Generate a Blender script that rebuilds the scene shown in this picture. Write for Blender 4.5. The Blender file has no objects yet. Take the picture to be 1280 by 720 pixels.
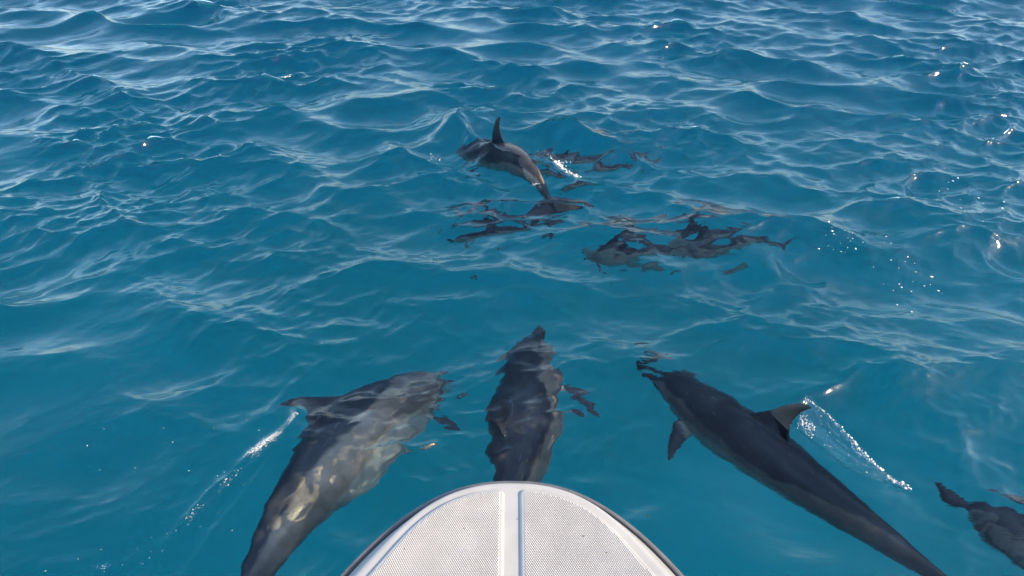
import bpy, bmesh, math, random
import numpy as np
from mathutils import Vector, Matrix

random.seed(7)
R = math.radians
scene = bpy.context.scene
C = scene.collection

# ---------------------------------------------------------------- camera
cam_d = bpy.data.cameras.new('camera')
cam_d.lens = 24.0
cam_d.sensor_width = 36.0
cam_d.clip_start = 0.05
cam_d.clip_end = 20000
cam = bpy.data.objects.new('camera', cam_d)
C.objects.link(cam)
cam.location = (0, 0, 2.4)
cam.rotation_euler = (R(90 - 37.7), 0, 0)
scene.camera = cam

# ---------------------------------------------------------------- sky, sun, exposure
SUN_AZ, SUN_EL = 112.0, 35.0          # degrees clockwise from +Y, above the horizon
world = bpy.data.worlds.new('World')
scene.world = world
world.use_nodes = True
wn = world.node_tree
wn.nodes.clear()
sky = wn.nodes.new('ShaderNodeTexSky')
sky.sky_type = 'NISHITA'
sky.sun_disc = False
sky.sun_elevation = R(SUN_EL)
sky.sun_rotation = R(SUN_AZ)
sky.altitude = 0
sky.air_density = 1.0
sky.dust_density = 0.8
sky.ozone_density = 1.0
bg = wn.nodes.new('ShaderNodeBackground')
bg.inputs['Strength'].default_value = 0.15
wo = wn.nodes.new('ShaderNodeOutputWorld')
wn.links.new(sky.outputs[0], bg.inputs['Color'])
wn.links.new(bg.outputs[0], wo.inputs['Surface'])

sun_d = bpy.data.lights.new('sun', 'SUN')
sun_d.energy = 2.7
sun_d.angle = R(0.8)
sun_d.color = (1.0, 0.74, 0.42)
sun_d.cycles.is_caustics_light = True
sun = bpy.data.objects.new('sun', sun_d)
C.objects.link(sun)
sdir = Vector((math.sin(R(SUN_AZ)) * math.cos(R(SUN_EL)), math.cos(R(SUN_AZ)) * math.cos(R(SUN_EL)), math.sin(R(SUN_EL))))
sun.rotation_euler = sdir.to_track_quat('Z', 'Y').to_euler()
sun.location = sdir * 30

vs = scene.view_settings
vs.view_transform = 'Standard'
vs.look = 'None'
vs.exposure = 1.24
vs.gamma = 1.0
cy = scene.cycles
cy.use_denoising = True
cy.caustics_refractive = True
cy.caustics_reflective = False
cy.max_bounces = 10
cy.transmission_bounces = 10
cy.transparent_max_bounces = 8
cy.blur_glossy = 0.3
cy.sample_clamp_indirect = 2.5

# ---------------------------------------------------------------- material helpers
def material(name):
    m = bpy.data.materials.new(name)
    m.use_nodes = True
    nt = m.node_tree
    nt.nodes.clear()
    out = nt.nodes.new('ShaderNodeOutputMaterial')
    return m, nt, out

def node(nt, kind, **kw):
    n = nt.nodes.new(kind)
    for k, v in kw.items():
        if k in n.inputs:
            n.inputs[k].default_value = v
        else:
            setattr(n, k, v)
    return n

def principled(name, col, rough, noise=None, bump=None, spec=0.5):
    m, nt, out = material(name)
    p = node(nt, 'ShaderNodeBsdfPrincipled')
    p.inputs['Roughness'].default_value = rough
    p.inputs['Specular IOR Level'].default_value = spec
    nt.links.new(p.outputs[0], out.inputs['Surface'])
    tc = node(nt, 'ShaderNodeTexCoord')
    if noise:
        sc, col2, det = noise
        t = node(nt, 'ShaderNodeTexNoise')
        t.inputs['Scale'].default_value = sc
        t.inputs['Detail'].default_value = det
        nt.links.new(tc.outputs['Object'], t.inputs['Vector'])
        r = node(nt, 'ShaderNodeValToRGB')
        r.color_ramp.elements[0].position = .35
        r.color_ramp.elements[1].position = .7
        r.color_ramp.elements[0].color = (*col, 1)
        r.color_ramp.elements[1].color = (*col2, 1)
        nt.links.new(t.outputs['Fac'], r.inputs['Fac'])
        nt.links.new(r.outputs['Color'], p.inputs['Base Color'])
    else:
        p.inputs['Base Color'].default_value = (*col, 1)
    if bump:
        sc, strength, dist = bump
        t = node(nt, 'ShaderNodeTexNoise')
        t.inputs['Scale'].default_value = sc
        t.inputs['Detail'].default_value = 4
        nt.links.new(tc.outputs['Object'], t.inputs['Vector'])
        b = node(nt, 'ShaderNodeBump')
        b.inputs['Strength'].default_value = strength
        b.inputs['Distance'].default_value = dist
        nt.links.new(t.outputs['Fac'], b.inputs['Height'])
        nt.links.new(b.outputs[0], p.inputs['Normal'])
    return m

def mat_water():
    m, nt, out = material('sea_water')
    # clear water: mirror and refraction shared out by Fresnel; what passes through loses some red
    g = node(nt, 'ShaderNodeBsdfRefraction')
    g.inputs['IOR'].default_value = 1.333
    g.inputs['Roughness'].default_value = 0.0
    g.inputs['Color'].default_value = (0.88, 0.97, 1.0, 1)
    gl = node(nt, 'ShaderNodeBsdfGlossy')
    gl.inputs['Roughness'].default_value = 0.12
    gl.inputs['Color'].default_value = (1, 1, 1, 1)
    fr = node(nt, 'ShaderNodeFresnel')
    fr.inputs['IOR'].default_value = 1.333
    mxs = node(nt, 'ShaderNodeMixShader')
    nt.links.new(fr.outputs[0], mxs.inputs[0])
    nt.links.new(g.outputs[0], mxs.inputs[1])
    nt.links.new(gl.outputs[0], mxs.inputs[2])
    nt.links.new(mxs.outputs[0], out.inputs['Surface'])
    tc = node(nt, 'ShaderNodeTexCoord')
    mp = node(nt, 'ShaderNodeMapping')
    mp.inputs['Scale'].default_value = (0.55, 1.3, 1.0)
    mp.inputs['Rotation'].default_value = (0, 0, R(14))
    nt.links.new(tc.outputs['Object'], mp.inputs['Vector'])
    t = node(nt, 'ShaderNodeTexNoise')
    t.inputs['Scale'].default_value = 22.0
    t.inputs['Detail'].default_value = 4.0
    t.inputs['Roughness'].default_value = 0.5
    t.inputs['Distortion'].default_value = 0.6
    nt.links.new(mp.outputs[0], t.inputs['Vector'])
    b = node(nt, 'ShaderNodeBump')
    b.inputs['Strength'].default_value = 1.0
    b.inputs['Distance'].default_value = WATER_BUMP
    nt.links.new(t.outputs['Fac'], b.inputs['Height'])
    for q in (g, gl, fr):
        nt.links.new(b.outputs[0], q.inputs['Normal'])
    return m

def mat_deep_water():
    m, nt, out = material('deep_water')
    v = node(nt, 'ShaderNodeVolumeAbsorption')
    v.inputs['Color'].default_value = (*[1 - a / ABS_DENS for a in ABS], 1)
    v.inputs['Density'].default_value = ABS_DENS
    nt.links.new(v.outputs[0], out.inputs['Volume'])
    return m

# metres of water: absorption per metre (red goes first)
ABS = (0.46, 0.025, 0.009)
ABS_DENS = 0.5
WATER_BUMP = 0.0020
SEABED_Z = -6.5       # near the boat; the bottom drops away further out

# ---------------------------------------------------------------- mesh helpers
def link(name, me, mat=None, parent=None, **props):
    o = bpy.data.objects.new(name, me)
    C.objects.link(o)
    if mat is not None and me is not None:
        me.materials.clear()
        me.materials.append(mat)
    if parent is not None:
        o.parent = parent
    for k, v in props.items():
        o[k] = v
    return o

def np_mesh(name, verts, quads, smooth=True):
    me = bpy.data.meshes.new(name)
    verts = np.asarray(verts, dtype=np.float32)
    quads = np.asarray(quads, dtype=np.int32)
    n = quads.shape[1]
    me.vertices.add(len(verts))
    me.vertices.foreach_set('co', verts.ravel())
    me.loops.add(quads.size)
    me.loops.foreach_set('vertex_index', quads.ravel())
    me.polygons.add(len(quads))
    me.polygons.foreach_set('loop_start', np.arange(0, quads.size, n, dtype=np.int32))
    me.polygons.foreach_set('loop_total', np.full(len(quads), n, dtype=np.int32))
    me.polygons.foreach_set('use_smooth', np.full(len(quads), smooth))
    me.update(calc_edges=True)
    me.validate()
    return me

def grid_quads(ny, nx):
    i = np.arange(ny - 1)[:, None] * nx + np.arange(nx - 1)[None, :]
    i = i.ravel()
    return np.stack([i, i + 1, i + nx + 1, i + nx], 1)

def sstep(a, b, x):
    t = np.clip((np.asarray(x, float) - a) / (b - a), 0, 1)
    return t * t * (3 - 2 * t)

# ---------------------------------------------------------------- the sea
def wave_tile(L, N, lam_lo, lam_hi, lam_peak, power, wind, spread, seed, rms, chop):
    """A periodic patch of choppy sea: height and sideways drift, from a random directional spectrum."""
    rng = np.random.default_rng(seed)
    k1 = 2 * np.pi * np.fft.fftfreq(N, L / N)
    kx, ky = np.meshgrid(k1, k1)
    k = np.hypot(kx, ky)
    k[0, 0] = 1
    lam = 2 * np.pi / k
    kp = 2 * np.pi / lam_peak
    amp = k ** (-power) * np.exp(-0.6 * (kp / k) ** 2)
    ang = np.arctan2(ky, kx) - R(wind)
    amp *= (0.12 + np.abs(np.cos(ang)) ** spread)
    amp *= sstep(lam_lo * 0.8, lam_lo * 1.3, lam) * (1 - sstep(lam_hi * 0.8, lam_hi * 1.2, lam))
    amp[0, 0] = 0
    z = rng.normal(size=(N, N)) + 1j * rng.normal(size=(N, N))
    hk = np.fft.fft2(np.real(np.fft.ifft2(z * amp)))
    h = np.real(np.fft.ifft2(hk))
    s = rms / h.std()
    dx = np.real(np.fft.ifft2(1j * kx / k * hk)) * s * chop
    dy = np.real(np.fft.ifft2(1j * ky / k * hk)) * s * chop
    return (h * s, dx, dy, L, N)

def sample(tile, X, Y):
    h, dx, dy, L, N = tile
    u = X / L * N
    v = Y / L * N
    iu = np.floor(u).astype(int)
    iv = np.floor(v).astype(int)
    fu = u - iu
    fv = v - iv
    def w(t):
        return (-.5*t+t*t-.5*t**3, 1-2.5*t*t+1.5*t**3, .5*t+2*t*t-1.5*t**3, -.5*t*t+.5*t**3)
    wu, wv = w(fu), w(fv)
    out = [np.zeros(X.shape) for _ in range(3)]
    for b in range(4):
        r = (iv + b - 1) % N
        for a in range(4):
            c = (iu + a - 1) % N
            ww = wu[a] * wv[b]
            for q, f in enumerate((h, dx, dy)):
                out[q] += ww * f[r, c]
    return out

TILES = (
    wave_tile(23.0, 640, 0.42, 5.5, 1.15, 1.85, 76, 2.0, 11, 0.033, 1.4),
    wave_tile(9.7, 512, 0.14, 0.46, 0.36, 1.9, 99, 1.4, 5, 0.0104, 1.3),
    wave_tile(4.3, 512, 0.045, 0.16, 0.14, 1.9, 100, 0.8, 23, 0.0021, 0.7),
)

GUSTS = wave_tile(17.3, 128, 1.4, 8.0, 3.5, 1.5, 20, 0.5, 31, 1.0, 0.0)

def swell_mask(X, Y):
    """The water lies calmer round the bow than further out."""
    d = np.hypot(X * 0.75, Y - 1.4)
    return 0.50 + 0.50 * sstep(0.8, 3.6, d)

def ridge(X, Y, pts, width, height):
    """A raised crease along a polyline; height may be a list, one per point."""
    best = np.zeros(X.shape)
    n = len(pts)
    hs = height if isinstance(height, (list, tuple)) else [height] * n
    for i in range(n - 1):
        ax, ay = pts[i]
        bx, by = pts[i + 1]
        vx, vy = bx - ax, by - ay
        t = np.clip(((X - ax) * vx + (Y - ay) * vy) / (vx * vx + vy * vy), 0, 1)
        d = np.hypot(X - ax - t * vx, Y - ay - t * vy)
        z = (hs[i] * (1 - t) + hs[i + 1] * t) * np.exp(-(d / width) ** 2)
        best = np.where(np.abs(z) > np.abs(best), z, best)
    return best

def local_waves(X, Y):
    near = (np.abs(X) < 9) & (Y > 0) & (Y < 13)
    z = np.zeros(X.shape)
    x, y = X[near], Y[near]
    q = np.zeros(x.shape)
    # crest running past the dolphin with the spray
    q += ridge(x, y, [(2.00, 3.10), (1.946, 2.788), (1.892, 2.396), (1.868, 2.019), (1.939, 1.782), (2.05, 1.55)], .17, [0, .014, .026, .03, .024, .012])
    q += ridge(x, y, [(1.10, 3.75), (1.542, 3.342), (1.70, 2.95)], .10, [.0, .04, .0])
    # bow wave pushed up by the surfacing dolphin, and the trough along its back
    q += ridge(x, y, [(-.80, 4.40), (-.744, 4.80), (-.52, 5.14), (-.22, 5.30)], .15, [.0, .045, .05, .03])
    q += ridge(x, y, [(.30, 5.30), (.45, 5.12), (.65, 4.85), (.80, 4.60)], .12, [.02, .07, .06, .0])
    q += ridge(x, y, [(-.42, 5.05), (-.30, 4.85), (-.14, 4.66), (.05, 4.5)], .10, [.05, .075, .06, .01])
    q += ridge(x, y, [(.30, 4.62), (.42, 4.52), (.52, 4.42)], .06, [.02, .045, .0])
    q += ridge(x, y, [(-.62, 5.0), (-.42, 5.28), (-.15, 5.50)], .17, [.02, .085, .05])
    # wake of the fin to the left of the bow: two low creases
    q += ridge(x, y, [(-.99, 2.25), (-1.0, 2.09), (-1.08, 1.97), (-1.18, 1.78), (-1.34, 1.47), (-1.9, 1.2)], .028, [.012, .016, .018, .013, .01, .0])
    q += ridge(x, y, [(-.987, 2.18), (-1.018, 1.996), (-1.067, 1.742), (-1.171, 1.485), (-1.3, 1.25)], .024, [.008, .009, .009, .008, .0])
    # furrow behind the fin to the right of the bow
    q += ridge(x, y, [(1.40, 2.16), (1.50, 2.0), (1.62, 1.80), (1.80, 1.55)], .05, [-.02, -.016, -.01, 0.0])
    z[near] = q
    return z

def sea_surface(X, Y, spacing=None):
    a = sample(TILES[0], X + 3.1, Y + 1.7)
    b = sample(TILES[1], X, Y)
    c = sample(TILES[2], X, Y)
    m = swell_mask(X, Y)
    if spacing is None:
        fa = fb = fc = 1.0
    else:
        fa = 1 - sstep(0.15, 0.8, spacing)
        fb = 1 - sstep(0.04, 0.12, spacing)
        fc = 1 - sstep(0.02, 0.045, spacing)
    far = sstep(4.5, 9.0, Y)                   # the small ripples die down further out
    gust = np.clip(0.85 + 0.42 * sample(GUSTS, X, Y)[0], 0.3, 1.6)   # ruffled and smoother patches
    ma, mb, mc = m * fa, m * gust * (1 - .45 * far) * fb, (0.35 + 0.65 * m) * gust * (1 - .35 * far) * fc
    z = a[0] * ma + b[0] * mb + c[0] * mc
    dx = a[1] * ma + b[1] * mb + c[1] * mc
    dy = a[2] * ma + b[2] * mb + c[2] * mc
    return X + dx, Y + dy, z + local_waves(X, Y)

def graded(lo, hi, step, far, ratio=1.17):
    c = [lo]
    while c[-1] < hi:
        c.append(c[-1] + step(c[-1]))
    up = []
    d = c[-1] - c[-2]
    p = c[-1]
    while p < far:
        d *= ratio
        p += d
        up.append(p)
    dn = []
    d = c[1] - c[0]
    p = c[0]
    while p > -far:
        d *= ratio
        p -= d
        dn.append(p)
    return np.array(dn[::-1] + c + up)

def build_sea():
    ys = graded(0.9, 13.0, lambda y: 0.010 + 0.0026 * max(0, y - 1.6), 4000)
    xs = graded(-8.0, 8.0, lambda x: 0.0125 + 0.0016 * max(0, abs(x) - 1.5), 4000)
    X, Y = np.meshgrid(xs, ys)
    sp = np.maximum(*np.meshgrid(np.gradient(xs), np.gradient(ys)))
    x, y, z = sea_surface(X, Y, sp)
    me = np_mesh('sea', np.stack([x.ravel(), y.ravel(), z.ravel()], 1), grid_quads(len(ys), len(xs)))
    o = link('sea', me, mat_water(), kind='structure')
    o.cycles.is_caustics_caster = True
    return o

def build_seabed():
    n = 60
    xs = np.concatenate([-np.geomspace(4000, 6, 14), np.linspace(-5.5, 5.5, 12), np.geomspace(6, 60, 24), np.geomspace(80, 4000, 8)])
    X, Y = np.meshgrid(xs, xs + 5)
    rng = np.random.default_rng(3)
    Z = SEABED_Z - 2.8 * sstep(2.0, 24.0, Y) + rng.normal(size=X.shape) * 0.12
    me = np_mesh('seabed', np.stack([X.ravel(), Y.ravel(), Z.ravel()], 1), grid_quads(len(xs), len(xs)))
    m = principled('pale_sand', (0.52, 0.48, 0.40), 0.95, (0.25, (0.62, 0.58, 0.5), 3), spec=0.1)
    return link('seabed', me, m, kind='structure')

def build_deep_water():
    """The body of blue water below the swimming depth; it swallows red light first."""
    a, b, t = 4200.0, SEABED_Z - 7.0, -1.3
    v = [(x, y, z) for z in (b, t) for y in (-a, a) for x in (-a, a)]
    f = [(0, 2, 3, 1), (4, 5, 7, 6), (0, 1, 5, 4), (2, 6, 7, 3), (0, 4, 6, 2), (1, 3, 7, 5)]
    me = bpy.data.meshes.new('deep_water')
    me.from_pydata(v, [], f)
    return link('deep_water', me, mat_deep_water(), kind='structure')

sea = build_sea()
build_deep_water()
build_seabed()

# ---------------------------------------------------------------- dolphins
# rest shape along x: nose tip at x = 0, fluke notch at x = -1, back +z, left side +y
PROF = np.array([
    # s     half-width  top     bottom
    [0.000, 0.006, -0.012, -0.026],
    [0.012, 0.016, -0.003, -0.034],
    [0.045, 0.022, 0.002, -0.037],
    [0.078, 0.028, 0.009, -0.041],
    [0.088, 0.034, 0.018, -0.043],
    [0.105, 0.039, 0.032, -0.046],
    [0.130, 0.051, 0.045, -0.055],
    [0.170, 0.065, 0.056, -0.067],
    [0.220, 0.077, 0.068, -0.080],
    [0.300, 0.089, 0.085, -0.094],
    [0.380, 0.094, 0.096, -0.101],
    [0.450, 0.092, 0.098, -0.101],
    [0.530, 0.083, 0.090, -0.094],
    [0.610, 0.069, 0.077, -0.082],
    [0.690, 0.052, 0.062, -0.068],
    [0.770, 0.036, 0.048, -0.054],
    [0.840, 0.023, 0.037, -0.042],
    [0.900, 0.014, 0.027, -0.030],
    [0.950, 0.009, 0.017, -0.019],
    [0.985, 0.005, 0.008, -0.009],
])

PROF[:, 1:] *= 1.0 + 0.10 * np.clip((PROF[:, :1] - 0.08) / 0.1, 0, 1)

def cubic(s, col):
    # smooth (Catmull-Rom style, monotone enough) interpolation of the profile
    x = PROF[:, 0]
    y = PROF[:, col]
    m = np.gradient(y, x)
    i = np.clip(np.searchsorted(x, s) - 1, 0, len(x) - 2)
    h = x[i + 1] - x[i]
    t = (s - x[i]) / h
    return ((2*t**3 - 3*t**2 + 1) * y[i] + (t**3 - 2*t**2 + t) * h * m[i]
            + (-2*t**3 + 3*t**2) * y[i + 1] + (t**3 - t**2) * h * m[i + 1])

def foil(bm, stations):
    """Loft of lens-shaped sections: each station is (leading point, trailing point, half thickness, thickness direction)."""
    rings = []
    for le, te, th, nd in stations:
        le, te, nd = Vector(le), Vector(te), Vector(nd)
        ring = []
        n = 7
        up = []
        dn = []
        for j in range(n + 1):
            t = j / n
            p = le.lerp(te, t)
            w = th * (2.6 * math.sqrt(max(t, 0)) * (1 - t) ** 0.9 + 0.06)
            up.append(p + nd * w)
            dn.append(p - nd * w)
        ring = up + dn[::-1]
        rings.append([bm.verts.new(p) for p in ring])
    m = len(rings[0])
    for a, b in zip(rings, rings[1:]):
        for j in range(m):
            bm.faces.new((a[j], a[(j + 1) % m], b[(j + 1) % m], b[j]))
    bm.faces.new(rings[0][::-1])
    bm.faces.new(rings[-1])

def dolphin_rest():
    bm = bmesh.new()
    ss = np.concatenate([np.linspace(0, .12, 16), np.linspace(.135, .985, 50)])
    rings = []
    NA = 36
    for s in ss:
        w, t, b = (float(cubic(s, c)) for c in (1, 2, 3))
        ring = []
        for a in range(NA):
            th = 2 * math.pi * a / NA
            cz = math.sin(th)
            cx = math.cos(th)
            mid = (t + b) / 2
            half = (t - b) / 2
            ring.append(bm.verts.new((-s, w * cx, mid + half * cz)))
        rings.append(ring)
    for p, q in zip(rings, rings[1:]):
        for j in range(NA):
            bm.faces.new((p[j], p[(j + 1) % NA], q[(j + 1) % NA], q[j]))
    bm.faces.new(rings[0][::-1])
    bm.faces.new(rings[-1])
    # dorsal fin: tall, swept, hollow trailing edge
    N = (0, 1, 0)
    fin = [(0.435, 0.600, 0.070, .0120), (0.460, 0.592, 0.100, .0105), (0.487, 0.583, 0.122, .0085),
           (0.513, 0.581, 0.145, .0068), (0.537, 0.586, 0.166, .0052), (0.560, 0.596, 0.184, .0040), (0.584, 0.609, 0.197, .0028), (0.603, 0.617, 0.203, .002)]
    foil(bm, [((-a + .045, 0, z + .008), (-b + .045, 0, z + .002), th, N) for a, b, z, th in fin])
    # flippers: swept back and down
    for sd in (1, -1):
        st = []
        for u, a, b, th in [(0.0, .235, .310, .0125), (.25, .250, .312, .0105), (.5, .275, .325, .0085), (.75, .306, .342, .006), (.93, .336, .355, .004), (1.0, .350, .359, .002)]:
            y = sd * (0.058 + 0.132 * u)
            z = -0.052 - 0.072 * u
            st.append(((-a, y, z), (-b, y, z - .004), th, (0.0, -sd * .45, .89)))
        foil(bm, st)
        # tail flukes
        st = []
        for u, a, b, th in [(-.02, .905, 1.000, .0115), (.15, .917, 1.004, .0095), (.4, .938, 1.008, .0075), (.65, .962, 1.014, .0055), (.85, .985, 1.024, .0038), (.96, 1.004, 1.033, .0026), (1.0, 1.019, 1.037, .002)]:
            st.append(((-a, sd * .138 * u, -.001), (-b, sd * .138 * u, -.001), th, (0, 0, 1)))
        foil(bm, st)
    bmesh.ops.recalc_face_normals(bm, faces=bm.faces)
    me = bpy.data.meshes.new('dolphin_rest')
    bm.to_mesh(me)
    bm.free()
    o = bpy.data.objects.new('dolphin_rest', me)
    C.objects.link(o)
    r = o.modifiers.new('r', 'REMESH')
    r.mode = 'VOXEL'
    r.voxel_size = 0.0036
    sm = o.modifiers.new('s', 'SMOOTH')
    sm.factor = 0.5
    sm.iterations = 4
    dg = bpy.context.evaluated_depsgraph_get()
    ev = o.evaluated_get(dg)
    em = ev.to_mesh()
    co = np.empty(len(em.vertices) * 3, np.float32)
    em.vertices.foreach_get('co', co)
    loops = np.empty(len(em.loops), np.int32)
    em.loops.foreach_get('vertex_index', loops)
    quads = loops.reshape(-1, 4)
    ev.to_mesh_clear()
    bpy.data.objects.remove(o)
    bpy.data.meshes.remove(me)
    return co.reshape(-1, 3).astype(float), quads.copy()

REST, RQUADS = dolphin_rest()

def vnoise(P, sc, seed):
    """cheap smooth 3-D value noise on points"""
    rng = np.random.default_rng(seed)
    T = rng.random((16, 16, 16))
    q = P * sc
    i = np.floor(q).astype(int)
    f = q - i
    f = f * f * (3 - 2 * f)
    r = 0
    for a in (0, 1):
        for b in (0, 1):
            for c in (0, 1):
                w = (f[:, 0] if a else 1 - f[:, 0]) * (f[:, 1] if b else 1 - f[:, 1]) * (f[:, 2] if c else 1 - f[:, 2])
                r = r + w * T[(i[:, 0] + a) % 16, (i[:, 1] + b) % 16, (i[:, 2] + c) % 16]
    return r

CAPE = np.array((0.024, 0.023, 0.026))
FLANK = np.array((0.155, 0.124, 0.096))
BELLY = np.array((0.30, 0.26, 0.19))

def coat(P, shift=0.0):
    """Three-tone coat: dark cape, grey flank, pale belly; dark fins, lips and eye stripe."""
    s = np.clip(-P[:, 0], 0.0, .985)
    t, b, w = cubic(s, 2), cubic(s, 3), cubic(s, 1)
    v = (P[:, 2] - (t + b) / 2) / np.maximum((t - b) / 2, .006)
    n = (vnoise(P, 14, 1) - .5) * .25 + (vnoise(P, 45, 2) - .5) * .10
    cape_line = 0.42 - 0.50 * np.exp(-((s - .50) / .16) ** 2) + .5 * sstep(.62, .85, s) * (1 - shift) + n + shift * (1 - sstep(.55, .8, s))
    belly_line = -0.42 + .25 * np.exp(-((s - .35) / .14) ** 2) - .55 * sstep(.55, .8, s) + n
    fc = sstep(cape_line - .09, cape_line + .09, v)
    fb = 1 - sstep(belly_line - .10, belly_line + .10, v)
    col = FLANK + (CAPE - FLANK) * fc[:, None]
    col = col + (BELLY - col) * fb[:, None]
    # fins, flippers, flukes and tail stock stay dark
    fin = sstep(1.08, 1.3, v) * (s > .3) * (s < .7)
    flip = sstep(.93, 1.08, np.abs(P[:, 1]) / np.maximum(w, .02)) * (s > .2) * (s < .42)
    fluke = sstep(.84, .92, -P[:, 0])
    dk = np.clip(fin + flip + fluke, 0, 1)[:, None]
    col = col + (CAPE * 1.15 - col) * dk
    # stripe from eye to flipper, dark upper beak and lips
    yz = np.abs(v + 0.12 + (s - .13) * 3.4)
    stripe = (1 - sstep(.08, .2, yz)) * (s > .11) * (s < .26)
    beak = (1 - sstep(.085, .1, s)) * sstep(-.45, -.2, v)
    hole = 1 - sstep(.006, .010, np.hypot(s - .155, P[:, 1] * .7) + (v < .5) * 9)
    dk = np.clip(stripe * .8 + beak + hole, 0, 1)[:, None]
    col = col + (CAPE * .8 - col) * dk
    return col


def mat_skin():
    m, nt, out = material('dolphin_skin')
    p = node(nt, 'ShaderNodeBsdfPrincipled')
    p.inputs['Roughness'].default_value = 0.32
    p.inputs['IOR'].default_value = 1.4
    a = node(nt, 'ShaderNodeAttribute', attribute_name='coat')
    r = node(nt, 'ShaderNodeAttribute', attribute_name='rest')
    t = node(nt, 'ShaderNodeTexNoise')
    t.inputs['Scale'].default_value = 22
    t.inputs['Detail'].default_value = 5
    nt.links.new(r.outputs['Vector'], t.inputs['Vector'])
    rp = node(nt, 'ShaderNodeMapRange')
    rp.inputs['From Min'].default_value = .3
    rp.inputs['From Max'].default_value = .7
    rp.inputs['To Min'].default_value = .68
    rp.inputs['To Max'].default_value = 1.4
    nt.links.new(t.outputs['Fac'], rp.inputs['Value'])
    # pale rake marks and scratches
    mp = node(nt, 'ShaderNodeMapping')
    mp.inputs['Scale'].default_value = (6, 60, 60)
    mp.inputs['Rotation'].default_value = (.3, .2, .25)
    nt.links.new(r.outputs['Vector'], mp.inputs['Vector'])
    t2 = node(nt, 'ShaderNodeTexNoise')
    t2.inputs['Scale'].default_value = 3
    t2.inputs['Detail'].default_value = 2
    nt.links.new(mp.outputs[0], t2.inputs['Vector'])
    r2 = node(nt, 'ShaderNodeMapRange')
    r2.inputs['From Min'].default_value = .66
    r2.inputs['From Max'].default_value = .72
    r2.inputs['To Max'].default_value = .35
    nt.links.new(t2.outputs['Fac'], r2.inputs['Value'])
    mul = node(nt, 'ShaderNodeVectorMath', operation='SCALE')
    nt.links.new(a.outputs['Color'], mul.inputs[0])
    nt.links.new(rp.outputs[0], mul.inputs['Scale'])
    mx = node(nt, 'ShaderNodeMix', data_type='RGBA')
    nt.links.new(r2.outputs[0], mx.inputs['Factor'])
    nt.links.new(mul.outputs[0], mx.inputs['A'])
    mx.inputs['B'].default_value = (.30, .28, .25, 1)
    nt.links.new(mx.outputs['Result'], p.inputs['Base Color'])
    nt.links.new(p.outputs[0], out.inputs['Surface'])
    return m

SKIN = mat_skin()
EYE = principled('dark_eye', (0.008, 0.006, 0.005), 0.1)

def bend(P, L, pitch_k, yaw_k, twist):
    """Lay rest points along a curved spine. pitch_k / yaw_k: (front, rear) turning in degrees, towards back / left."""
    s = -P[:, 0]
    grid = np.linspace(-0.02, 1.06, 109)
    c0 = 0.42
    def ang(k):
        f = np.where(grid < c0, k[0] * np.clip((c0 - grid) / c0, 0, 1.1) ** 1.3, 0)
        r = np.where(grid >= c0, k[1] * np.clip((grid - c0) / (1 - c0), 0, 1.1) ** 1.4, 0)
        return np.radians(f), np.radians(r)
    pf, pr = ang(pitch_k)
    yf, yr = ang(yaw_k)
    # tangent (pointing to the nose): in front it lifts with pf, behind the body it goes down the tail with pr
    pa = pf - pr
    ya = yf - yr
    T = np.stack([np.cos(pa) * np.cos(ya), np.cos(pa) * np.sin(ya), np.sin(pa)], 1)
    d = grid[1] - grid[0]
    cen = np.zeros_like(T)
    mid = int(np.argmin(np.abs(grid - c0)))
    for i in range(mid + 1, len(grid)):
        cen[i] = cen[i - 1] - (T[i] + T[i - 1]) / 2 * d
    for i in range(mid - 1, -1, -1):
        cen[i] = cen[i + 1] + (T[i] + T[i + 1]) / 2 * d
    def at(A):
        return np.stack([np.interp(s, grid, A[:, q]) for q in range(3)], 1)
    t = at(T)
    t /= np.linalg.norm(t, axis=1)[:, None]
    c = at(cen)
    up0 = np.array([0, 0, 1.0])
    side = np.cross(up0[None, :], t)
    side /= np.linalg.norm(side, axis=1)[:, None]
    up = np.cross(t, side)
    tw = np.radians(twist) * np.clip((s - c0) / (1 - c0), -1, 1)
    y2 = P[:, 1] * np.cos(tw) - P[:, 2] * np.sin(tw)
    z2 = P[:, 1] * np.sin(tw) + P[:, 2] * np.cos(tw)
    return (c + side * y2[:, None] + up * z2[:, None]) * L

def slim(P, g):
    """Make the trunk slimmer or stouter without shrinking the fins."""
    s = np.clip(-P[:, 0], 0, .985)
    t, b, w = cubic(s, 2), cubic(s, 3), cubic(s, 1)
    y = np.clip(P[:, 1], -w, w)
    z = np.clip(P[:, 2], b, t)
    return np.stack([P[:, 0], P[:, 1] + y * (g - 1), P[:, 2] + z * (g - 1)], 1)

def ball(name, r, seg=12, rings=8, sx=1, sy=1, sz=1):
    bm = bmesh.new()
    bmesh.ops.create_uvsphere(bm, u_segments=seg, v_segments=rings, radius=r)
    bmesh.ops.scale(bm, vec=(sx, sy, sz), verts=bm.verts)
    me = bpy.data.meshes.new(name)
    bm.to_mesh(me)
    bm.free()
    for p in me.polygons:
        p.use_smooth = True
    return me

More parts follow.
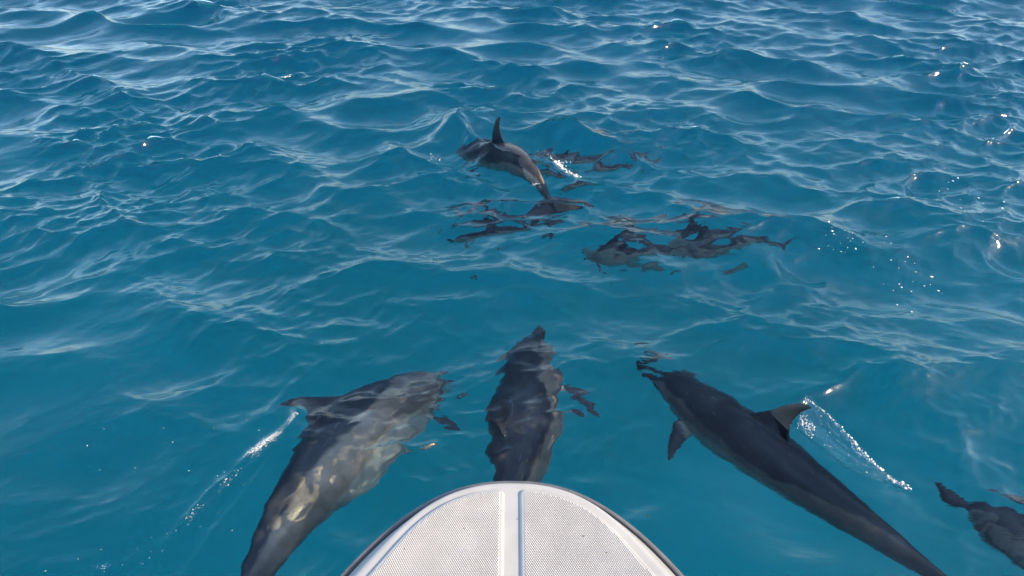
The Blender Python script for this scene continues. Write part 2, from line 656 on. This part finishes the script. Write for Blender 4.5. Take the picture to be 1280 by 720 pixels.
def dolphin(label, L, centre, heading, pitch=0, roll=0, pitch_k=(0, 0), yaw_k=(0, 0), twist=0, girth=1.0, tone=1.0, cape=0.0):
    """centre: where the thickest part of the body is. heading: degrees clockwise from +Y. roll > 0: back leans to its right."""
    V = bend(slim(REST, girth), L, pitch_k, yaw_k, twist)
    me = np_mesh('dolphin', V, RQUADS)
    ca = me.attributes.new('coat', 'FLOAT_COLOR', 'POINT')
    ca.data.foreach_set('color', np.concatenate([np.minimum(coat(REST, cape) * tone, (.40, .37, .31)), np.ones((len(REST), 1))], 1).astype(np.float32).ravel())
    ra = me.attributes.new('rest', 'FLOAT_VECTOR', 'POINT')
    ra.data.foreach_set('vector', (REST + len(bpy.data.objects) * .37).astype(np.float32).ravel())
    o = link('dolphin', me, SKIN)
    o['label'] = label
    o['category'] = 'dolphin'
    o['group'] = 'dolphins swimming ahead of the boat'
    M = Matrix.Rotation(R(90 - heading), 4, 'Z') @ Matrix.Rotation(R(-pitch), 4, 'Y') @ Matrix.Rotation(R(roll), 4, 'X')
    o.matrix_world = Matrix.Translation(centre) @ M
    o.cycles.is_caustics_receiver = True
    s = .128
    for sd in (1, -1):
        z = -0.012
        w = float(cubic(s, 1))
        t, b = float(cubic(s, 2)), float(cubic(s, 3))
        yy = w * math.sqrt(max(0, 1 - ((z - (t + b) / 2) / ((t - b) / 2)) ** 2))
        p = bend(slim(np.array([[-s, sd * (yy - .0015), z]]), girth), L, pitch_k, yaw_k, twist)[0]
        e = link('eye', ball('eye', .0062 * L, sy=.7), EYE, o)
        e.location = p
    return o

dolphin('dolphin rolled onto its left side, dorsal fin trailing foam, left of the bow', 1.92,
        (-0.737, 2.272, -0.38), 26, -20, -48, (-30, -40), (0, 12), tone=2.1, girth=1.08, cape=.5)
dolphin('dark dolphin half hidden under the tip of the white bow, beak pointing straight ahead', 1.76,
        (0.06, 2.37, -0.395), 6, -3, -26, (-5, -4), (-4, 10), tone=1.9, cape=.3)
dolphin('sleek dark dolphin right of the bow, its dorsal fin trailing a sheet of spray', 1.96,
        (1.12, 2.171, -0.285), -29.5, -18.5, 22, (5, -16), (-1.5, -14), girth=.76, tone=1.0)
dolphin('murky dolphin following behind the one whose fin throws up spray', 2.15,
        (2.68, 1.36, -0.62), -38, -3, 20, (0, 0), (0, 0), tone=1.8)
dolphin('dolphin with its back and upright dorsal fin out of the water', 1.9,
        (-0.12, 5.06, -0.225), -28, -33, -3, (-16, -76), (0, 14), tone=1.5, girth=.80)
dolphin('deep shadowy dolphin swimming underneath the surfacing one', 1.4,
        (-0.16, 4.76, -1.12), -60, -40, 0, (0, -5), (0, 8), tone=3.2, cape=.3)  # this and the next three: veil of water painted in as a lighter coat
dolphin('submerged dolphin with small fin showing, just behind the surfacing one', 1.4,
        (0.88, 4.45, -1.12), -48, -38, 5, (0, 0), (0, 0), tone=3.0, cape=.6)  # raised tone and smaller cape stand for the hazing water above
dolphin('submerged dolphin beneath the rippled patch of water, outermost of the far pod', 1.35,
        (1.50, 4.58, -1.10), -50, -36, 0, (0, 0), (0, 0), tone=3.0, cape=.6)  # coat colour lightened in place of a water veil
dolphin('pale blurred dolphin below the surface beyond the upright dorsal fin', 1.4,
        (0.56, 5.95, -1.1), -60, -22, 0, (0, 0), (0, 0), tone=3.2, cape=.6)  # paleness includes water haze put into the coat colour

# ---------------------------------------------------------------- the boat
def half_width(y):
    """Half width of the deck outline at y (bow tip at y = 1.035)."""
    d = 1.035 - y
    if d <= 0:
        return 0.0
    if d < 0.35:
        return 0.372 * (d / 0.243) ** 0.43
    x0 = 0.372 * (0.35 / 0.243) ** 0.43
    g0 = 0.43 * x0 / 0.35
    return x0 + g0 * 1.0 * (1 - math.exp(-(d - 0.35) / 1.0))

STERN = -4.2
def outline(inset=0.0, n=70, y_end=STERN):
    """Right-hand half of the outline from the tip aft, moved inwards by inset."""
    ds = np.concatenate([0.30 * np.linspace(0, 1, n) ** 2.44, np.linspace(.30, 1.035 - y_end, 50)[1:]])
    pts = np.array([(half_width(1.035 - d), 1.035 - d) for d in ds])
    tn = np.gradient(pts, axis=0)
    tn[0] = (1, 0)
    tn /= np.linalg.norm(tn, axis=1)[:, None]
    nrm = np.stack([tn[:, 1], -tn[:, 0]], 1)      # points inwards (down and to the centre line)
    ins = inset if np.ndim(inset) else np.full(len(pts), inset)
    q = pts + nrm * np.asarray(ins)[:, None]
    q[:, 0] = np.maximum(q[:, 0], 0)
    return q, ds

DECK_Z = 1.0
def ring_from(inset, z):
    q, _ = outline(inset)
    right = [(x, y, z) for x, y in q]
    left = [(-x, y, z) for x, y in q[1:]][::-1]
    return right + left          # tip ... right stern, left stern ... tip

def loft_rings(rings, close=True, smooth=True, cap_first=False, cap_last=False):
    n = len(rings[0])
    verts = [p for r in rings for p in r]
    faces = []
    for i in range(len(rings) - 1):
        for j in range(n if close else n - 1):
            a, b = i * n + j, i * n + (j + 1) % n
            faces.append((a, b, b + n, a + n))
    me = bpy.data.meshes.new('loft')
    fl = list(faces)
    if cap_first:
        fl.append(tuple(range(n))[::-1])
    if cap_last:
        fl.append(tuple((len(rings) - 1) * n + j for j in range(n)))
    me.from_pydata(verts, [], fl)
    bm = bmesh.new()
    bm.from_mesh(me)
    bmesh.ops.recalc_face_normals(bm, faces=bm.faces)
    bm.to_mesh(me)
    bm.free()
    for p in me.polygons:
        p.use_smooth = smooth and len(p.vertices) == 4
    return me

def build_boat():
    root = bpy.data.objects.new('motor_boat', None)
    C.objects.link(root)
    root.location.y = 0.014
    root['label'] = 'rounded white boat bow with grey rub rail and two non-skid deck panels'
    root['category'] = 'boat'
    gel = principled('white_gelcoat', (0.41, 0.41, 0.40), 0.34, (11, (0.49, 0.49, 0.48), 6), (60, .05, .002))
    grip = principled('non_skid_white', (0.49, 0.49, 0.485), 0.55, (14, (0.58, 0.58, 0.575), 6))
    rub = principled('grey_rubber', (0.115, 0.118, 0.13), 0.5, (30, (0.16, 0.165, 0.175), 4))
    blk = principled('black_seal', (0.012, 0.012, 0.018), 0.5)
    # deck moulding: bevelled gunwale then flat
    _, ds = outline()
    bev = 0.006 + 0.017 * sstep(0.02, 0.22, ds)
    rings = [ring_from(0.012, DECK_Z - .034), ring_from(0.012 + bev * .06, DECK_Z - .019),
             ring_from(0.012 + bev * .9, DECK_Z - .003), ring_from(0.013 + bev * 1.08, DECK_Z), ring_from(0.018 + bev * 1.2, DECK_Z + .0003)]
    link('deck', loft_rings(rings, cap_last=True), gel, root)
    # rub rail: rounded grey strip round the edge, with a black seal inside it
    prof = [(0.010, -.046), (-.004, -.046), (-.0085, -.041), (-.009, -.031), (-.006, -.0245), (0.001, -.0225), (0.0065, -.0235), (0.010, -.028)]
    link('rub_rail', loft_rings([ring_from(a, DECK_Z + b) for a, b in prof + prof[:1]]), rub, root)
    prof = [(0.0052, -.030), (0.0056, -.0200), (0.0126, -.0190), (0.0128, -.030)]
    link('seal', loft_rings([ring_from(a, DECK_Z + b) for a, b in prof + prof[:1]]), blk, root)
    # hull below the rail, narrowing to the keel
    rings = []
    for z, k, rake in [(DECK_Z - .043, .99, 0), (.75, .93, -.05), (.4, .80, -.16), (.1, .66, -.30), (-.1, .52, -.42), (-.28, .22, -.6), (-.36, .03, -.75)]:
        q, _ = outline(0.006)
        rr = [(x * k, y + rake * sstep(-3.5, 1.035, y).item(), z) for x, y in q]
        rings.append(rr + [(-x, y, zz) for x, y, zz in rr[1:]][::-1])
    link('hull', loft_rings(rings, cap_last=True), gel, root)
    # two raised non-skid panels either side of the centre strip
    y_aft = 0.30
    q, ds = outline(0.018 + bev * 1.2 + .012)
    pan = [(x, y) for x, y in q if y > y_aft and x > .0175]
    x_in = .0175
    y_top = float(np.interp(x_in, q[:40, 0], q[:40, 1]))
    poly = [(x_in, y_aft), (x_in, y_top - .016)]
    for k in range(1, 7):
        a = math.pi - k * (math.pi / 2) / 7
        poly.append((x_in + .016 + .016 * math.cos(a), y_top - .016 + .0155 * math.sin(a)))
    poly += [p for p in pan if p[0] > x_in + .016]
    poly.append((float(np.interp(-y_aft, -q[:, 1], q[:, 0])), y_aft))
    P = np.array(poly)

    def inset_poly(P, d):
        a = np.roll(P, 1, 0)
        b = np.roll(P, -1, 0)
        e1 = P - a
        e2 = b - P
        e1 = e1 / np.maximum(np.linalg.norm(e1, axis=1), 1e-9)[:, None]
        e2 = e2 / np.maximum(np.linalg.norm(e2, axis=1), 1e-9)[:, None]
        n1 = np.stack([e1[:, 1], -e1[:, 0]], 1)
        n2 = np.stack([e2[:, 1], -e2[:, 0]], 1)
        n = n1 + n2
        n /= np.linalg.norm(n, axis=1)[:, None]
        c = np.clip((n * n1).sum(1), .5, 1)
        return P + n * (d / c)[:, None]

    for sd in (1, -1):
        steps = [(0, -.002), (.0012, .002), (.0045, .0064), (.006, .0072), (.0085, .0074)]
        rings = []
        for d, z in steps:
            r = inset_poly(P, d)
            rings.append([(sd * x, y, DECK_Z + z) for x, y in r])
        panel = link('non_skid_panel', loft_rings(rings, cap_last=True), gel, root)
        # the moulded pattern of small pyramids
        I = inset_poly(P, .0105)
        pitch = .0050
        rows = np.arange(y_aft + .012, y_top, pitch * .80)
        pts = []
        for r, y in enumerate(rows):
            xs = np.arange(0, .5, pitch) + (pitch / 2 if r % 2 else 0)
            pts += [(x, y) for x in xs]
        pts = np.array(pts)
        inside = np.zeros(len(pts), bool)
        j = len(I) - 1
        for i in range(len(I)):
            xi, yi = I[i]
            xj, yj = I[j]
            cross = ((yi > pts[:, 1]) != (yj > pts[:, 1]))
            with np.errstate(divide='ignore', invalid='ignore'):
                xx = (xj - xi) * (pts[:, 1] - yi) / (yj - yi) + xi
            inside ^= cross & (pts[:, 0] < xx)
            j = i
        pts = pts[inside]
        h, rb, rt, z0 = .0030, pitch * .47, pitch * .17, DECK_Z + .0072
        base = np.array([(rb, 0, 0), (0, rb, 0), (-rb, 0, 0), (0, -rb, 0), (rt, 0, h), (0, rt, h), (-rt, 0, h), (0, -rt, h)])
        V = base[None] + np.concatenate([pts * (1, 1), np.full((len(pts), 1), z0)], 1)[:, None, :]
        V[..., 0] *= sd
        f = np.array([(0, 1, 5, 4), (1, 2, 6, 5), (2, 3, 7, 6), (3, 0, 4, 7), (4, 5, 6, 7)])
        if sd < 0:
            f = f[:, ::-1]
        F = (f[None] + 8 * np.arange(len(pts))[:, None, None]).reshape(-1, 4)
        link('grip_pattern', np_mesh('grip_pattern', V.reshape(-1, 3), F, smooth=False), grip, panel, kind='stuff')
    # specks of dirt and two small plugs on the moulding
    spk = principled('brown_grit', (0.05, 0.035, 0.025), 0.8)
    for x, y, z, r in [(.3185, .9345, 1.0072, .0022), (.162, .8815, 1.0085, .0016), (-.11, .90, 1.0085, .0012), (.21, .84, 1.0085, .0011), (.012, .93, 1.0006, .0010), (-.24, .85, 1.0085, .0013)]:
        o = link('grit', ball('grit', r, 8, 6, 1.4, 1, .6), spk, root)
        o.location = (x, y - .014, z)
    return root

build_boat()

# ---------------------------------------------------------------- foam, spray and bubbles
def water_height(px, py):
    """Height of the wavy surface above the points (px, py)."""
    px = np.asarray(px, float)
    py = np.asarray(py, float)
    X, Y = px.copy(), py.copy()
    for _ in range(5):
        x, y, z = sea_surface(X, Y)
        X += px - x
        Y += py - y
    return sea_surface(X, Y)[2]

FOAM = principled('white_foam', (0.80, 0.80, 0.79), 0.35)

def icosphere():
    bm = bmesh.new()
    bmesh.ops.create_icosphere(bm, subdivisions=2, radius=1)
    v = np.array([p.co[:] for p in bm.verts])
    f = np.array([[p.index for p in q.verts] for q in bm.faces])
    bm.free()
    return v, f

IV, IF = icosphere()

def blobs(name, pts, radii, flat, mat, seed, **props):
    rng = np.random.default_rng(seed)
    n = len(pts)
    sc = radii[:, None] * np.stack([rng.uniform(.7, 1.5, n), rng.uniform(.7, 1.3, n), rng.uniform(.6, 1.0, n) * flat], 1)
    a = rng.uniform(0, 6.28, n)
    V = IV[None] * sc[:, None, :]
    x = V[..., 0] * np.cos(a)[:, None] - V[..., 1] * np.sin(a)[:, None]
    y = V[..., 0] * np.sin(a)[:, None] + V[..., 1] * np.cos(a)[:, None]
    V = np.stack([x, y, V[..., 2]], -1) + np.asarray(pts)[:, None, :]
    F = (IF[None] + len(IV) * np.arange(n)[:, None, None]).reshape(-1, 3)
    return link(name, np_mesh(name, V.reshape(-1, 3), F), mat, **props)

def along(path, t):
    path = np.asarray(path, float)
    d = np.r_[0, np.cumsum(np.linalg.norm(np.diff(path, axis=0), axis=1))]
    t = np.asarray(t) * d[-1]
    return np.stack([np.interp(t, d, path[:, i]) for i in range(path.shape[1])], 1)

rng = np.random.default_rng(42)

def scatter(path, n, width, r_lo, r_hi, t_pow=1.0, clump=0):
    t = rng.random(n) ** t_pow
    if clump:
        c = rng.random(clump)
        t = np.clip(c[rng.integers(0, clump, n)] + rng.normal(size=n) * .018, 0, 1)
    p = along(path, t)
    p += rng.normal(size=p.shape) * width
    r = r_lo + (r_hi - r_lo) * rng.random(n) ** 2.5
    z = water_height(p[:, 0], p[:, 1])
    return np.column_stack([p, z + r * .25]), r

A_TRAIL = [(-1.081, 1.969), (-1.121, 1.899), (-1.18, 1.782), (-1.254, 1.657), (-1.34, 1.468), (-1.48, 1.402), (-1.75, 1.36)]
def joined(*parts):
    return np.concatenate([p for p, _ in parts]), np.concatenate([r for _, r in parts])

p, r = joined(scatter([(-1.045, 2.02), (-1.095, 1.955), (-1.135, 1.90)], 560, .014, .0007, .0026),
              scatter([(-1.00, 2.14), (-1.012, 2.07)], 110, .008, .0006, .0022),
              scatter(A_TRAIL, 130, .008, .0006, .0022, clump=14),
              scatter(A_TRAIL, 30, .05, .0008, .0022))
blobs('foam_trail', p, r, .6, FOAM, 1, kind='stuff', label='white foam trail behind the fin of the dolphin left of the bow', category='foam')

p, r = joined(scatter([(.30, 4.60), (.39, 4.53), (.47, 4.46)], 130, .022, .003, .010),
              scatter([(.15, 4.42), (.19, 4.34)], 40, .018, .002, .006),
              scatter([(.20, 4.95), (.45, 4.80)], 50, .06, .002, .006),
              scatter([(-.62, 4.80), (-.55, 4.72)], 10, .02, .002, .006))
p[:130, 2] += rng.random(130) * .03
blobs('splash', p, r, .8, FOAM, 2, kind='stuff', label='small white splash beside the back of the surfacing dolphin', category='foam')

p, r = joined(scatter([(1.95, 3.62), (2.28, 3.55), (2.45, 3.30), (2.25, 3.15)], 46, .09, .002, .008),
              scatter([(3.15, 4.35), (3.30, 4.0), (2.93, 3.85)], 26, .10, .002, .009),
              scatter([(-1.6, 2.4), (-1.3, 1.8)], 14, .2, .0012, .003))
blobs('bubbles', p, r, .55, FOAM, 3, kind='stuff', label='scattered white bubbles floating on the open water', category='bubbles')

def build_spray():
    """Thin curved film of water torn up by the fin, with a beaded rim."""
    U = np.array([(1.372, 2.215, .075), (1.452, 2.135, .070), (1.506, 2.025, .060), (1.545, 1.918, .048), (1.566, 1.832, .034), (1.612, 1.782, .020), (1.664, 1.748, .006)])
    W = np.array([(1.315, 2.090), (1.384, 1.975), (1.448, 1.868), (1.50, 1.83), (1.548, 1.814), (1.60, 1.775), (1.66, 1.745)])
    nt_, nv_ = 80, 26
    t = np.linspace(0, 1, nt_)
    u = along(U, t)
    w = along(W, t)
    w = np.column_stack([w, np.full(nt_, -.01)])
    u[:, 2] += 0
    zc = water_height(u[:, 0], u[:, 1])
    u[:, 2] += zc
    w[:, 2] += water_height(w[:, 0], w[:, 1])
    v = np.linspace(0, 1, nv_)
    G = w[:, None, :] * (1 - v[None, :, None]) + u[:, None, :] * v[None, :, None]
    G[..., 2] += .022 * np.sin(np.pi * v)[None, :] * (1 - t)[:, None] ** .5
    P = G.reshape(-1, 3)
    n1 = (vnoise(P, 60, 8) - .5) * .012 + (vnoise(P, 160, 9) - .5) * .006
    P = P + np.array([.3, .3, .9]) * n1[:, None]
    th = (.0012 + .0012 * vnoise(P, 90, 4))[:, None] * np.array([.35, .35, .87])
    top, bot = P + th, P - th
    q = grid_quads(nt_, nv_)
    N = len(P)
    quads = [q, q[:, ::-1] + N]
    idx = np.arange(N).reshape(nt_, nv_)
    for loop in (idx[:, 0], idx[:, -1], idx[0], idx[-1]):
        a, b = loop[:-1], loop[1:]
        quads.append(np.stack([a, b, b + N, a + N], 1))
    me = np_mesh('spray_sheet', np.concatenate([top, bot]), np.concatenate(quads))
    bm = bmesh.new()
    bm.from_mesh(me)
    bmesh.ops.recalc_face_normals(bm, faces=bm.faces)
    bm.to_mesh(me)
    bm.free()
    m, nt, out = material('spray_water')
    g = node(nt, 'ShaderNodeBsdfGlass')
    g.inputs['IOR'].default_value = 1.333
    nt.links.new(g.outputs[0], out.inputs['Surface'])
    sheet = link('spray_sheet', me, m)
    sheet['label'] = 'thin glassy sheet of spray with a beaded rim, trailing from a fin'
    sheet['category'] = 'spray'
    # beads on the rim
    n = 330
    tt = np.sort(rng.random(n)) ** .8
    p = along(np.column_stack([u]), tt) + rng.normal(size=(n, 3)) * .0042
    r = .0009 + .0042 * rng.random(n) ** 4 * (0.6 + .8 * tt)
    # bubbles and streaks where the film leaves the fin
    n2 = 110
    a = rng.random(n2)
    b = .10 + .28 * rng.random(n2)
    i = (a * .16 * (nt_ - 1)).astype(int)
    j = (b * (nv_ - 1)).astype(int)
    p2 = G[i, j] + rng.normal(size=(n2, 3)) * .006
    p2[:, 2] += .004
    r2 = .0012 + .0025 * rng.random(n2) ** 2
    n3 = 90
    i = rng.integers(0, nt_, n3)
    j = rng.integers(0, nv_, n3)
    p3 = G[i, j] + rng.normal(size=(n3, 3)) * .004
    r3 = .0008 + .0018 * rng.random(n3) ** 2
    rim = blobs('droplets', np.concatenate([p, p2, p3]), np.concatenate([r, r2, r3]), 1.0, FOAM, 4, kind='stuff')
    rim.parent = sheet

build_spray()
